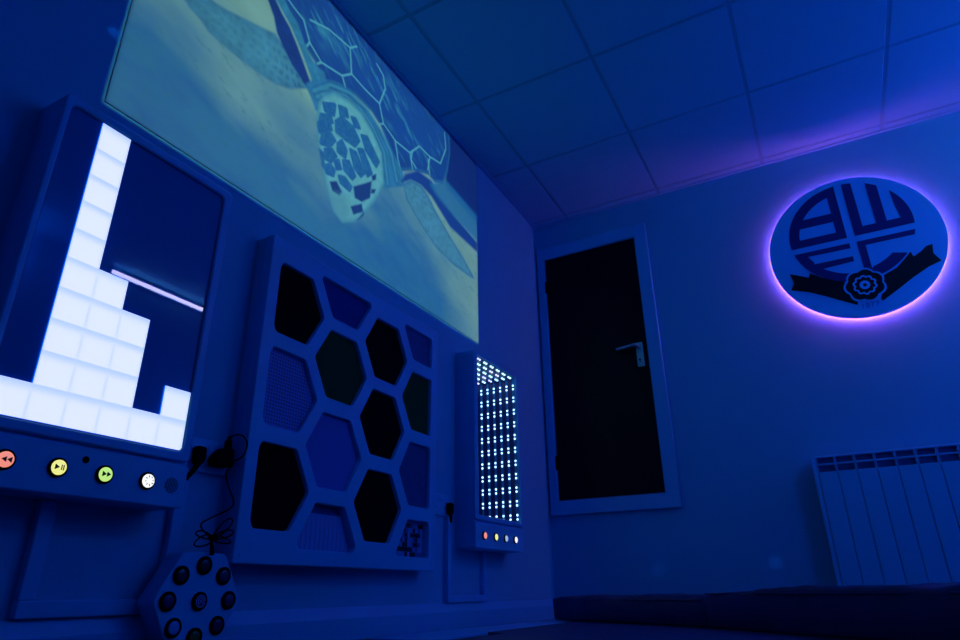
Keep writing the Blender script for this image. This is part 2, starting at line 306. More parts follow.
# ================================================================ wall mural
def build_mural():
    y0, y1, z0, z1 = -2.822, -0.837, 1.156, 2.256
    ny, nz = 440, 246
    yy = np.linspace(y0, y1, ny); zz = np.linspace(z0, z1, nz)
    Y, Z = np.meshgrid(yy, zz); P = np.stack([Y.ravel(), Z.ravel()], 1)
    rng = np.random.RandomState(3)
    def vnoise(sx, sy, seed, ang=0.0):
        r = np.random.RandomState(seed); T = r.rand(64, 64)
        ca, sa = math.cos(ang), math.sin(ang)
        u = (P[:, 0]*ca+P[:, 1]*sa)*sx+40; v = (-P[:, 0]*sa+P[:, 1]*ca)*sy+40
        iu = np.floor(u).astype(int); iv = np.floor(v).astype(int); fu = u-iu; fv = v-iv
        fu = fu*fu*(3-2*fu); fv = fv*fv*(3-2*fv)
        g = lambda a, b: T[a % 64, b % 64]
        return (g(iu, iv)*(1-fu)+g(iu+1, iv)*fu)*(1-fv)+(g(iu, iv+1)*(1-fu)+g(iu+1, iv+1)*fu)*fv
    def fbm(s, seed, st=1.0, ang=0.0):
        return sum(vnoise(s*2**k, s*st*2**k, seed+k, ang)*0.5**k for k in range(4))/1.875
    def sdist(poly):
        V = np.array(poly)/1000.0; n = len(V)
        d = np.full(len(P), 9.0); ins = np.zeros(len(P), bool)
        for i in range(n):
            a, b = V[i], V[(i+1) % n]; e = b-a; w = P-a
            t = np.clip((w@e)/max(e@e, 1e-12), 0, 1); q = w-t[:, None]*e
            d = np.minimum(d, (q*q).sum(1))
            c = ((a[1] > P[:, 1]) != (b[1] > P[:, 1]))
            with np.errstate(divide='ignore', invalid='ignore'):
                xi = (b[0]-a[0])*(P[:, 1]-a[1])/(b[1]-a[1])+a[0]
            ins ^= c & (P[:, 0] < xi)
        d = np.sqrt(d); return np.where(ins, -d, d)
    def ldist(line):
        V = np.array(line)/1000.0; d = np.full(len(P), 9.0)
        for a, b in zip(V[:-1], V[1:]):
            e = b-a; w = P-a; t = np.clip((w@e)/max(e@e, 1e-12), 0, 1); q = w-t[:, None]*e
            d = np.minimum(d, (q*q).sum(1))
        return np.sqrt(d)
    def smooth(d, w): return np.clip(0.5-d/(2*w), 0, 1)
    def mixc(col, c2, a): return col*(1-a[:, None])+np.array(c2)*a[:, None]
    # reflectances (linear)
    sand = (0.27, 0.45, 0.42); teal = (0.030, 0.27, 0.42); blue = (0.010, 0.090, 0.34); pale = (0.115, 0.45, 0.50); dk = (0.006, 0.045, 0.26)
    n1 = fbm(2.2, 11, 2.2, -0.25); n2 = fbm(9, 21, 2.0, -0.2); n3 = fbm(45, 31)
    u = (P[:, 0]-y0)/(y1-y0); v = (P[:, 1]-z0)/(z1-z0)
    col = np.tile(np.array(sand), (len(P), 1))
    low = np.clip((0.60-v-0.42*np.clip(u-0.55, 0, 1)+0.5*(n1-0.5))/0.42, 0, 1)
    low *= np.clip(1.15-0.9*np.clip((u-0.78)/0.2, 0, 1), 0, 1)
    col = mixc(col, (0.012, 0.17, 0.42), low*0.92)
    col = mixc(col, blue, np.clip(low*1.3-0.55, 0, 1)*np.clip((n2-0.35)*2.2, 0, 1)*0.75)
    lt = np.clip((0.20-u)/0.2, 0, 1)*np.clip((v-0.35)/0.4, 0, 1)
    col = mixc(col, (0.05, 0.27, 0.40), lt*0.65)
    col *= (0.90+0.2*n2)[:, None]
    spk = np.clip((fbm(26, 77, 2.4, -0.5)-0.66)*6, 0, 1)*np.clip(1.1-v, 0, 1)
    col = mixc(col, (0.03, 0.18, 0.28), spk*0.55)
    D = MURAL
    deep = sdist(D['deep']); col = mixc(col, (0.004, 0.03, 0.22), smooth(deep-0.035, 0.014))
    # far water between body and front flipper
    fl = sdist(D['flipper']); a = smooth(fl, 0.006)
    cell = np.abs(np.sin(P[:, 0]*95+6*n2))*np.abs(np.sin(P[:, 1]*95+6*n1))
    vor = fbm(30, 51)
    fcol = mixc(np.tile(np.array((0.075, 0.28, 0.43)), (len(P), 1)), (0.02, 0.14, 0.36), np.clip((cell-0.35)*2, 0, 1)*np.clip((P[:, 0]+2.45)/0.3, 0.25, 1))
    edge = np.clip(1+fl/0.05, 0, 1); fcol = mixc(fcol, (0.04, 0.17, 0.34), edge*0.55)
    fcol *= (0.75+0.5*vor)[:, None]
    col = col*(1-a[:, None])+fcol*a[:, None]
    # shell
    sh = sdist([(p, q+70 if q > 2195 else q) for p, q in D['shell']]); a = smooth(sh, 0.006)
    scol = np.tile(np.array((0.008, 0.080, 0.36)), (len(P), 1))
    st = fbm(60, 61, 0.25, 0.9)
    scol = mixc(scol, (0.045, 0.27, 0.46), np.clip((st-0.42)*3, 0, 1)*np.clip((n2-0.3)*2.4, 0, 1)*np.clip(-sh/0.07, 0, 1))
    scol = mixc(scol, dk, np.clip(1+sh/0.13, 0, 1)*0.62*np.clip(n2*2-0.2, 0, 1))
    for l in D['scutes']:
        d = ldist(l); scol = mixc(scol, (0.13, 0.46, 0.58), np.clip(1-(d-0.0025)/0.0045, 0, 1)*0.85)
    rim = np.clip(1-np.abs(sh+0.010)/0.012, 0, 1); scol = mixc(scol, (0.03, 0.22, 0.42), rim*0.5)
    col = col*(1-a[:, None])+scol*a[:, None]
    for key, c, w in (('side', dk, 0.005), ('rim', (0.035, 0.22, 0.42), 0.006)):
        s = sdist(D[key]); a = smooth(s, w); cc = np.array(c)*(0.7+0.6*n3)[:, None]
        cc = np.tile(np.array(c), (len(P), 1))*(0.7+0.6*n3)[:, None]; col = col*(1-a[:, None])+cc*a[:, None]
    # neck with folds
    s = sdist(D['neck']); a = smooth(s-0.014, 0.006)
    nc = np.tile(np.array((0.030, 0.20, 0.42)), (len(P), 1))*(0.75+0.5*fbm(70, 91, 0.3, 0.9))[:, None]
    for l in D['folds']:
        d = ldist(l); nc = mixc(nc, (0.075, 0.34, 0.50), np.clip(1-d/0.010, 0, 1)*0.7); nc = mixc(nc, dk, np.clip(1-np.abs(d-0.014)/0.006, 0, 1)*0.35)
    nc = mixc(nc, dk, np.clip((P[:, 0]+1.42)/0.10, 0, 1)*0.45)
    col = col*(1-a[:, None])+nc*a[:, None]
    # head
    s = sdist(D['head']); a = smooth(s, 0.005)
    hc = np.tile(np.array((0.15, 0.44, 0.54)), (len(P), 1))*(0.85+0.3*n3)[:, None]
    hc = mixc(hc, (0.03, 0.20, 0.40), np.clip(1+s/0.022, 0, 1)*0.7)
    for p in D['plates']:
        d = sdist(p); pc = mixc(np.tile(np.array((0.012, 0.125, 0.38)), (len(P), 1)), (0.05, 0.29, 0.46), np.clip((fbm(90, 99)-0.40)*2.0, 0, 1)*0.45)
        aa = smooth(d-0.0090, 0.0025); hc = hc*(1-aa[:, None])+pc*aa[:, None]
    for p in D['dark']:
        aa = smooth(sdist(p), 0.004); hc = mixc(hc, (0.006, 0.05, 0.25), aa)
    bk = smooth(sdist(D['beak']), 0.02); hc = mixc(hc, (0.10, 0.30, 0.44), bk*0.7)
    col = col*(1-a[:, None])+hc*a[:, None]
    # rear flipper
    s = sdist(D['dark2']); col = mixc(col, (0.008, 0.06, 0.33), smooth(s-0.006, 0.010))
    s = sdist(D['teal2']); col = mixc(col, (0.02, 0.18, 0.42), smooth(s-0.012, 0.014)*0.9)
    s = sdist(D['flip2']); a = smooth(s, 0.006)
    fc = np.tile(np.array((0.085, 0.28, 0.44)), (len(P), 1))*(0.75+0.5*fbm(50, 71))[:, None]
    fc = mixc(fc, (0.02, 0.14, 0.36), np.clip(1-np.abs(s+0.008)/0.012, 0, 1)*0.6)
    fc = mixc(fc, (0.03, 0.18, 0.38), np.clip((cell-0.5)*2, 0, 1)*0.6*np.clip((P[:, 1]-1.60)/0.1, 0, 1))
    col = col*(1-a[:, None])+fc*a[:, None]
    col = np.clip(col*1.0, 0, 1)
    verts = [(0.0035, float(a), float(b)) for a, b in P]
    faces = [(j*ny+i, j*ny+i+1, (j+1)*ny+i+1, (j+1)*ny+i) for j in range(nz-1) for i in range(ny-1)]
    n0 = len(verts); verts += [(0.0005, y0, z0), (0.0005, y1, z0), (0.0005, y1, z1), (0.0005, y0, z1)]
    faces += [tuple(range(n0, n0+4))[::-1], tuple(list(range(0, ny))+[n0+1, n0])[::-1], tuple(list(range((nz-1)*ny, nz*ny))+[n0+2, n0+3])]
    me = bpy.data.meshes.new('wall_mural'); me.from_pydata(verts, [], faces)
    at = me.attributes.new('ink', 'FLOAT_COLOR', 'POINT')
    full = np.ones((len(verts), 4), np.float32); full[:n0, :3] = col; full[n0:, :3] = 0.3
    at.data.foreach_set('color', full.ravel())
    m = mat('mural_print', (0.3, 0.3, 0.3), 0.6, 0.25)
    nt = m.node_tree; a = nt.nodes.new('ShaderNodeAttribute'); a.attribute_name = 'ink'
    nt.links.new(a.outputs['Color'], nt.nodes['Principled BSDF'].inputs['Base Color'])
    o = link('wall_mural', me, m)
    recentre(o, (0, (y0+y1)/2, z0))
    tag(o, 'large printed mural of a sea turtle swimming over pale sand, on the left wall', 'mural')
build_mural()

# ================================================================ shared button
def button(parent, x, y, z, cap, r=0.0150, icon=None, ring=M['black'], name='button', flat=False):
    bm = bmesh.new(); lathe(bm, (x, y, z), 'x', [(r*1.30, -0.001), (r*1.30, 0.004), (r*1.12, 0.0065), (r*1.02, 0.0065), (r*1.0, 0.004), (r*0.5, 0.004)], 24)
    b = obj(name, bm, ring, parent, False)
    cap_p = [(r*0.90, 0.0030), (r*0.90, 0.0052), (r*0.74, 0.0062), (r*0.3, 0.0066), (r*0.1, 0.0066)] if flat else [(r*0.98, 0.0035), (r*0.98, 0.0068), (r*0.86, 0.0086), (r*0.5, 0.0098), (r*0.15, 0.0102)]
    bm = bmesh.new(); lathe(bm, (x, y, z), 'x', cap_p, 24)
    c = obj('button_cap', bm, cap, b, True)
    if icon:
        d0, d1 = x+0.0098, x+0.0108
        def tri(cy, s, dirn): return [(cy-dirn*s*0.5, z-s*0.6), (cy+dirn*s*0.5, z), (cy-dirn*s*0.5, z+s*0.6)]
        s = r*0.58
        if icon == 'rewind': lp = [tri(y-s*0.55, s, -1), tri(y+s*0.55, s, -1)]
        elif icon == 'forward': lp = [tri(y-s*0.55, s, 1), tri(y+s*0.55, s, 1)]
        elif icon == 'play': lp = [tri(y-s*0.6, s, 1), rect(y+s*0.25, y+s*0.45, z-s*0.6, z+s*0.6), rect(y+s*0.7, y+s*0.9, z-s*0.6, z+s*0.6)]
        elif icon == 'star':
            lp = []
            for k in range(8):
                a = math.pi/4*k+0.2; q = 0.10
                lp.append([(y+r*0.62*math.cos(a-q), z+r*0.62*math.sin(a-q)), (y+r*0.78*math.cos(a), z+r*0.78*math.sin(a)), (y+r*0.62*math.cos(a+q), z+r*0.62*math.sin(a+q)), (y+r*0.42*math.cos(a), z+r*0.42*math.sin(a))])
        plate('button_icon', lp, d0-0.0022, d1, M['icon'] if icon != 'star' else M['panel_d'], b)
    return b

# ================================================================ light tile panel (left)
PX, PY0, PY1, PZ0, PZ1 = 0.10, -2.945, -2.478, 0.186, 1.047
lp = thing('light_tile_panel', 'wall panel with stepped columns of glowing white square tiles and a control strip', 'light panel', (0, (PY0+PY1)/2, PZ0))
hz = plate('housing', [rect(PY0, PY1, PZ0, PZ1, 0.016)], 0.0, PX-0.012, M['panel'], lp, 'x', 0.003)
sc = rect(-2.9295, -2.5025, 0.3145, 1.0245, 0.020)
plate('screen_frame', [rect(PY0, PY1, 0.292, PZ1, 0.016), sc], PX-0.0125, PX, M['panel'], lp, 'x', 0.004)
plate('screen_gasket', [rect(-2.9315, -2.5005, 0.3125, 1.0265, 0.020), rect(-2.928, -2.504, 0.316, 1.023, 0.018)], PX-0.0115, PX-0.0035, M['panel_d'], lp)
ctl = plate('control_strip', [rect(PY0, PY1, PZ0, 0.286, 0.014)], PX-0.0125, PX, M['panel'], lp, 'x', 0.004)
TP = 0.0705; sx0, sz1 = -2.9275, 1.0220
lit = {(0, 9)} | {(1, r) for r in range(10)} | {(2, r) for r in range(5, 10)} | {(3, r) for r in range(6, 10)} | {(4, 9), (5, 8), (5, 9)}
def tile_mat():
    m = M['littile']; nt = m.node_tree; b = nt.nodes['Principled BSDF']
    tc = nt.nodes.new('ShaderNodeTexCoord'); sep = nt.nodes.new('ShaderNodeSeparateXYZ')
    nt.links.new(tc.outputs['Generated'], sep.inputs[0])
    def bellow(sock):
        s = nt.nodes.new('ShaderNodeMath'); s.operation = 'SUBTRACT'; s.inputs[1].default_value = 0.5; nt.links.new(sock, s.inputs[0])
        p = nt.nodes.new('ShaderNodeMath'); p.operation = 'POWER'; p.inputs[1].default_value = 14
        a = nt.nodes.new('ShaderNodeMath'); a.operation = 'ABSOLUTE'; nt.links.new(s.outputs[0], a.inputs[0]); nt.links.new(a.outputs[0], p.inputs[0])
        return p.outputs[0]
    mr = nt.nodes.new('ShaderNodeMapRange'); mr.interpolation_type = 'SMOOTHSTEP'
    mr.inputs['From Min'].default_value = 0.66; mr.inputs['From Max'].default_value = 1.02; mr.inputs['To Max'].default_value = 0.8
    nt.links.new(sep.outputs['Z'], mr.inputs['Value'])
    sy = nt.nodes.new('ShaderNodeMath'); sy.operation = 'MULTIPLY'; sy.inputs[1].default_value = 9000.0; nt.links.new(bellow(sep.outputs['Y']), sy.inputs[0])
    ad = nt.nodes.new('ShaderNodeMath'); ad.operation = 'MAXIMUM'; ad.use_clamp = True; nt.links.new(mr.outputs['Result'], ad.inputs[0]); nt.links.new(sy.outputs[0], ad.inputs[1])
    cr = nt.nodes.new('ShaderNodeValToRGB')
    cr.color_ramp.elements[0].color = (0.74, 0.81, 1.0, 1); cr.color_ramp.elements[0].position = 0.0
    cr.color_ramp.elements[1].color = (0.38, 0.57, 1.0, 1); cr.color_ramp.elements[1].position = 1.0
    nt.links.new(ad.outputs[0], cr.inputs['Fac']); nt.links.new(cr.outputs['Color'], b.inputs['Emission Color'])
tile_mat()
for c in range(6):
    for r in range(10):
        y0 = sx0+TP*c; z1 = sz1-TP*r
        on = (c, r) in lit
        e = 0.0
        bm = B(PX-0.013, PX-0.008+(0.005 if on else 0), y0+e, y0+TP-e, z1-TP+e, z1-e)
        o = obj('light_tile' if on else 'dark_tile', bm, M['littile'] if on else M['darktile'], lp)
        if on:
            o.data.materials.append(M['edge'])
            for f in o.data.polygons:
                if abs(f.normal.x) < 0.5: f.material_index = 1
for y, cap, ic in ((-2.872, 'g_red', 'rewind'), (-2.775, 'g_yel', 'play'), (-2.679, 'g_grn', 'forward'), (-2.580, 'g_wht', 'star')):
    button(lp, PX, y, 0.2365, M[cap], 0.0148, ic)
bm = bmesh.new(); lathe(bm, (PX, -2.723, 0.260), 'x', [(0.0072, -0.001), (0.0072, 0.0012), (0.004, 0.0012)], 18)
obj('sensor_hole', bm, M['black'], lp)
bars = []
for k in range(-4, 5):
    hw = math.sqrt(max(0.0175**2-(k*0.0039)**2, 0)); bars.append(rect(-2.517+k*0.0039-0.0010, -2.517+k*0.0039+0.0010, 0.235-hw, 0.235+hw))
plate('speaker_grille', bars, PX-0.002, PX+0.0006, M['cap_dark'], lp)

# ================================================================ hexagon texture board
HX, HY, HZ = 0.07, -2.286, 0.076
W_, T_ = 0.954, 0.952
hb = thing('hexagon_texture_board', 'large pale square board with hexagonal cut-outs holding different touch textures', 'sensory board', (0, HY+W_/2, HZ))
R6, h6 = 0.133, 0.115
def clip(poly, f):
    out = []
    for i in range(len(poly)):
        a, b = poly[i-1], poly[i]; fa, fb = f(a), f(b)
        if (fa >= 0) != (fb >= 0):
            t = fa/(fa-fb); out.append((a[0]+(b[0]-a[0])*t, a[1]+(b[1]-a[1])*t))
        if fb >= 0: out.append(b)
    return out
def hexcell(cy, cz):
    p = [(cy+R6*k, cz+h6*s) for k, s in ((1, 0), (0.5, 1), (-0.5, 1), (-1, 0), (-0.5, -1), (0.5, -1))]
    p = clip(p, lambda q: q[0]-0.043); p = clip(p, lambda q: 0.909-q[0])
    p = clip(p, lambda q: q[1]-0.044); p = clip(p, lambda q: 0.908-q[1])
    return [(HY+a, HZ+b) for a, b in p]
cells = [(0.120, 0.760, 'soft', 'black deep-pile insert at the top left'), (0.120, 0.482, 'perf', 'blue perforated insert'), (0.120, 0.203, 'soft', 'black deep-pile insert at the bottom left'),
         (0.360, 0.895, 't_navy', 'navy felt insert in the cut-off top cell'), (0.358, 0.619, 't_green', 'large dark green pile insert'), (0.352, 0.338, 't_mid', 'smooth blue insert'), (0.352, 0.062, 't_pale', 'pale slatted insert'),
         (0.602, 0.754, 'soft', 'black insert in the upper right hexagon'), (0.597, 0.478, 'soft', 'black insert in the middle right hexagon'), (0.593, 0.197, 'soft', 'black insert in the lower right hexagon'),
         (0.843, 0.893, 't_dk', 'dark blue insert in the top right corner'), (0.840, 0.612, 't_green', 'dark green pile insert at the right edge'), (0.836, 0.334, 't_dk', 'mottled dark blue insert at the right edge'), (0.836, 0.055, 'mosaic', 'mosaic of dark and pale squares')]
holes = [fillet(hexcell(a, b), 0.010, 3) for a, b, *_ in cells]
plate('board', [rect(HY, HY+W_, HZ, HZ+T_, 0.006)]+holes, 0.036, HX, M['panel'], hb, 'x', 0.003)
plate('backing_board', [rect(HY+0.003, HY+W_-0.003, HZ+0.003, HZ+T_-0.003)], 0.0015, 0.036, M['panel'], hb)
for (a, b, k, lab), h in zip(cells, holes):
    big = [(q[0], q[1]) for q in h]
    if k == 'mosaic':
        ys_ = [q[0] for q in h]; zs_ = [q[1] for q in h]; rr = random.Random(5); s = 0.0165
        bm = bmesh.new(); box(bm, 0.036, 0.0408, min(ys_), max(ys_), min(zs_), max(zs_))
        for i in range(14):
            for j in range(9):
                y = max(ys_)-0.002-s*(i+1); z = min(zs_)+0.002+s*j
                if y < min(ys_)-0.003 or z+s > max(zs_)+0.003: continue
                n0 = len(bm.faces); t = rr.random()
                box(bm, 0.0410, 0.0435, y+0.0006, y+s-0.0006, z+0.0006, z+s-0.0006)
                bm.faces.ensure_lookup_table()
                for f in bm.faces[n0:]: f.material_index = 1 if t < 0.40 else 2 if t < 0.66 else 0
        o = obj('mosaic_insert', bm, M['mosaic_l'], hb); o['label'] = lab
        o.data.materials.append(M['mosaic_d']); o.data.materials.append(M['mosaic_m'])
    elif k == 't_pale':
        o = plate('slatted_insert', [big], 0.036, 0.040, M['t_dk'], hb); o['label'] = lab
        lps = []
        for i in range(14):
            y = HY+0.222+i*0.0195
            q = clip(clip(hexcell(a, b), lambda p: p[0]-(y+0.0008)), lambda p: (y+0.0187)-p[0])
            q = clip(q, lambda p: HZ+0.150-p[1])
            if len(q) > 2: lps.append(q)
        plate('slats', lps, 0.040, 0.046, M['t_pale'], o)
    else:
        o = plate('texture_insert', [big], 0.036, 0.055, M[k], hb); o['label'] = lab
for y in (HY+0.022, HY+W_-0.022):
    for z in (HZ+0.022, HZ+T_-0.022):
        bm = bmesh.new(); lathe(bm, (HX, y, z), 'x', [(0.006, 0), (0.0055, 0.0018), (0.002, 0.0026)], 14); obj('screw_cap', bm, M['plastic'], hb)

# ================================================================ light tunnel panel
QX, QY0, QY1, QZ0, QZ1 = 0.10, -1.067, -0.598, 0.170, 1.040
tp = thing('light_tunnel_panel', 'tall shallow wall box with rows of bright paired white dots and four small buttons', 'light panel', (0, (QY0+QY1)/2, QZ0))
plate('housing', [rect(QY0, QY1, QZ0, QZ1, 0.014), rect(TY0+0.001, TY1-0.001, TZ0+0.001, TZ1-0.001)], 0.0, QX-0.010, M['panel'], tp, 'x', 0.003)
plate('screen_frame', [rect(QY0, QY1, 0.282, QZ1, 0.014), rect(TY0+0.001, TY1-0.001, TZ0+0.001, TZ1-0.001, 0.006)], QX-0.0105, QX, M['panel'], tp, 'x', 0.003)
plate('control_strip', [rect(QY0, QY1, QZ0, 0.274, 0.012)], QX-0.0105, QX, M['panel'], tp, 'x', 0.003)
bm = bmesh.new()
a = 0.0015; xb = -0.40
for pts in ([(TY0+a, TZ0+a), (TY0+a, TZ1-a)], [(TY1-a, TZ0+a), (TY1-a, TZ1-a)]):
    y = pts[0][0]; bm.faces.new([bm.verts.new(p) for p in ((QX-0.012, y, TZ0+a), (QX-0.012, y, TZ1-a), (xb, y, TZ1-a), (xb, y, TZ0+a))])
for z in (TZ0+a, TZ1-a): bm.faces.new([bm.verts.new(p) for p in ((QX-0.012, TY0+a, z), (QX-0.012, TY1-a, z), (xb, TY1-a, z), (xb, TY0+a, z))])
bm.faces.new([bm.verts.new(p) for p in ((xb, TY0+a, TZ0+a), (xb, TY1-a, TZ0+a), (xb, TY1-a, TZ1-a), (xb, TY0+a, TZ1-a))])
obj('reflected_tunnel', bm, M['tunnel'], tp)  # dark recess built in place of the depth seen in the mirrors
STEP = 0.0371; yR = TY1-0.004; zT = TZ1-0.006
def pair(bm, x, y, z, ax):
    d = 0.0096
    for s in (-1, 1):
        p = (x, y, z+s*d) if ax == 'z' else (x, y+s*d, z)
        r = bmesh.ops.create_icosphere(bm, subdivisions=1, radius=0.0058, matrix=Matrix.Translation(p))
tp_bm = bmesh.new()
for k in range(8):  # tapes past the front one stand in for its reflections
    x = 0.082-STEP*k
    box(tp_bm, x-0.006, x+0.006, TY1-0.0035, TY1-0.0025, TZ0+0.004, TZ1-0.004)
    box(tp_bm, x-0.006, x+0.006, TY0+0.004, TY1-0.004, TZ1-0.0035, TZ1-0.0025)
obj('strip_tape', tp_bm, M['tape'], tp)
rest = bmesh.new()
rowz = [0.3285+0.0644*i for i in range(11)]
topy = [-0.657-0.0657*i for i in range(6)]
for k in range(8):  # deeper layers of dots are modelled mirror images of the front layer
    x = 0.082-STEP*k
    for i, z in enumerate(rowz):
        if k < 6:
            bm = bmesh.new(); pair(bm, x, yR, z, 'z'); obj('light_pair', bm, M['dot'], tp, True)
        else: pair(rest, x, yR, z, 'z')
        pair(rest, x, TY0+0.006, z, 'z')
    for i, y in enumerate(topy):
        if i <= 5-k+1 and k < 7 and i < 6:
            bm = bmesh.new(); pair(bm, x, y, zT, 'y'); obj('light_pair', bm, M['dot'] if (i*3+k*5) % 7 not in (1, 4) else M['dot_v'], tp, True)
        else: pair(rest, x, y, zT, 'y')
o = obj('far_light_pairs', rest, M['dot'], tp, True); o['kind'] = 'stuff'
for y, cap in ((-0.993, 'g_red'), (-0.890, 'g_yel'), (-0.791, 'g_blu'), (-0.691, 'g_wht')):
    button(tp, QX, y, 0.221, M[cap], 0.0135, None)

# ================================================================ hexagonal controller
hx0, hx1 = 0.030, 0.085
cy, cz, s6 = -2.382, -0.0085, 0.1215
hc = thing('hexagonal_controller', 'pale hexagonal button controller standing on the floor against the left wall', 'controller', (0.057, cy, FLOOR))
def hexp(s): return [(cy+s*math.cos(math.pi/3*k), cz+s*math.sin(math.pi/3*k)) for k in range(6)]
plate('casing', [fillet(hexp(s6), 0.012, 4)], hx0, hx1, M['panel'], hc, 'x', 0.003)
bm = bmesh.new(); box(bm, hx0+0.008, hx1-0.008, cy-0.045, cy+0.045, FLOOR, cz-s6*0.866+0.002, 0.002, 1)
obj('foot', bm, M['black'], hc)
caps = ['cap_blue', 'cap_blue', 'cap_dark', 'cap_dark', 'cap_blue', 'cap_white', 'cap_green', 'cap_blue']
for k in range(8):
    a = math.pi/4*k; cp = caps[k]
    b = button(hc, hx1, cy+0.0845*math.cos(a), cz+0.0765*math.sin(a), M[cp], 0.0160, flat=True)
    if cp in ('cap_white', 'cap_green'): b['label'] = {'cap_white': 'button with a white cap', 'cap_green': 'button with a green cap'}[cp]
b = button(hc, hx1, cy, cz-0.001, M['cap_blue'], 0.0160, flat=True); b['label'] = 'centre button with a pale spiral ring'
ring = lambda r0, r1, a0=0, a1=2*math.pi, n=28: ([(cy+r1*math.cos(a0+(a1-a0)*i/n), cz-0.001+r1*math.sin(a0+(a1-a0)*i/n)) for i in range(n+1)]+[(cy+r0*math.cos(a1+(a0-a1)*i/n), cz-0.001+r0*math.sin(a1+(a0-a1)*i/n)) for i in range(n+1)])
plate('spiral_mark', [ring(0.0112, 0.0134, 0.0, 6.1), ring(0.0058, 0.0080, -0.9, 4.4), ring(0.0008, 0.0028, 0.0, 6.1)], hx1+0.0055, hx1+0.0072, M['cap_white'], b)

# ================================================================ trunking, sockets, plugs, leads
TD = 0.022
def trunk(label, yl, yr, zb, ztl, ztr, w):
    t = thing('cable_trunking', label, 'cable trunking', (0, (yl+yr)/2, zb))
    zt = zb+w
    obj('vertical_run', B(0, TD, yl, yl+w, zt, ztl, 0.003), M['trim'], t)
    obj('vertical_run', B(0, TD, yr-w, yr, zt, ztr, 0.003), M['trim'], t)
    obj('horizontal_run', B(0, TD, yl, yr, zb, zt, 0.003), M['trim'], t)
trunk('pale cable trunking bent in a U between the glowing tile panel and the skirting', -2.744, -2.408, -0.0345, PZ0-0.001, 0.294, 0.032)
trunk('narrow pale cable trunking in a U below the box of white dots', -1.154, -0.826, -0.0345, 0.289, QZ0-0.001, 0.026)
def socket(y, z, label, w=0.148):
    t = thing('wall_socket', label, 'wall socket', (0, y, z-0.043), 'double wall sockets' if False else None)
    plate('face_plate', [rect(y-w/2, y+w/2, z-0.043, z+0.043, 0.006)], 0, 0.009, M['plastic'], t, 'x', 0.0025)
    for s in (-1, 1):
        obj('switch', B(0.009, 0.0125, y+s*0.010-0.005, y+s*0.010+0.005, z+0.012, z+0.028, 0.0015, 1), M['plastic'], t)
        bm = bmesh.new(); c = y+s*0.044
        box(bm, 0.0085, 0.0094, c-0.002, c+0.002, z+0.006, z+0.014); box(bm, 0.0085, 0.0094, c-0.014, c-0.008, z-0.012, z-0.008); box(bm, 0.0085, 0.0094, c+0.008, c+0.014, z-0.012, z-0.008)
        obj('socket_holes', bm, M['black'], t)
    return t
socket(-2.345, 0.338, 'double wall socket right of the glowing tile panel, a plug and an adapter in it', 0.150)
socket(-1.200, 0.333, 'double wall socket beside the lower right corner of the hexagon board', 0.140)
def plug(y, z, label, droop):
    t = thing('power_plug', label, 'plug', (0.009, y, z-0.026))
    plate('plug_body', [fillet([(y-0.017, z+0.022), (y-0.016, z-0.018), (y-0.008, z-0.026), (y+0.008, z-0.022), (y+0.014, z-0.008), (y+0.013, z+0.022)], 0.009)], 0.0125, 0.034, M['black'], t, 'x', 0.004)
    bm = bmesh.new(); tube(bm, [(0.024, y+d[0], z+d[1]) for d in droop], [0.008, 0.007, 0.006]+[0.0045]*(len(droop)-3), 10); obj('strain_relief', bm, M['black'], t, True)
plug(-2.393, 0.333, 'black plug in the left half of the socket beside the glowing tile panel', [(0, -0.020), (-0.012, -0.040), (-0.026, -0.058), (-0.028, -0.066)])
plug(-1.142, 0.322, 'small black plug in the socket beside the white-dot box', [(0, -0.020), (0.0, -0.036), (0.001, -0.050), (0.001, -0.056)])
t = thing('power_adapter', 'black box-shaped charger adapter in the right half of the socket beside the glowing tile panel', 'adapter', (0.009, -2.320, 0.310))
plate('adapter_body', [fillet([(-2.362, 0.327), (-2.350, 0.347), (-2.330, 0.362), (-2.303, 0.362), (-2.300, 0.314), (-2.352, 0.309)], 0.008)], 0.0125, 0.046, M['black'], t, 'x', 0.005)
bm = bmesh.new(); box(bm, 0.026, 0.042, -2.326, -2.310, 0.360, 0.383, 0.003); tube(bm, [(0.034, -2.318, 0.380), (0.034, -2.315, 0.395)], [0.006, 0.004], 10); obj('charger_connector', bm, M['black'], t)
x = 0.036
ln = spline([(0.034, -2.315, 0.392), (x, -2.300, 0.402), (x, -2.276, 0.404), (x, -2.256, 0.386), (x, -2.266, 0.350), (x+0.004, -2.302, 0.328), (x+0.018, -2.318, 0.312), (x+0.006, -2.318, 0.296), (x, -2.302, 0.268), (x, -2.278, 0.232), (x, -2.284, 0.212), (x, -2.326, 0.190), (x, -2.366, 0.168), (x, -2.360, 0.152), (x, -2.330, 0.136)], 7)
bm = bmesh.new(); tube(bm, ln, 0.0022, 8)
def loop(c, a, L, wd, n=18, dx=0.0):
    L *= 0.84; wd *= 0.85
    pts = []
    for i in range(n+1):
        t_ = 2*math.pi*i/n; u = L*(1-math.cos(t_))/2; w = wd*math.sin(t_)
        pts.append((x+dx+0.003*math.sin(t_*2), c[0]+u*math.cos(a)-w*math.sin(a), c[1]+u*math.sin(a)+w*math.cos(a)))
    return pts
for a, L, w, dx in ((2.95, 0.062, 0.009, 0), (3.45, 0.068, 0.014, 0.004), (0.75, 0.085, 0.013, 0.002), (0.30, 0.074, 0.010, 0.005), (-0.12, 0.070, 0.009, 0.0)):
    tube(bm, loop((-2.328, 0.136), a, L, w, dx=dx), 0.0021, 6)
tube(bm, [(x-0.005, -2.334, 0.134), (x+0.008, -2.328, 0.140), (x+0.002, -2.320, 0.133)], 0.006, 8)
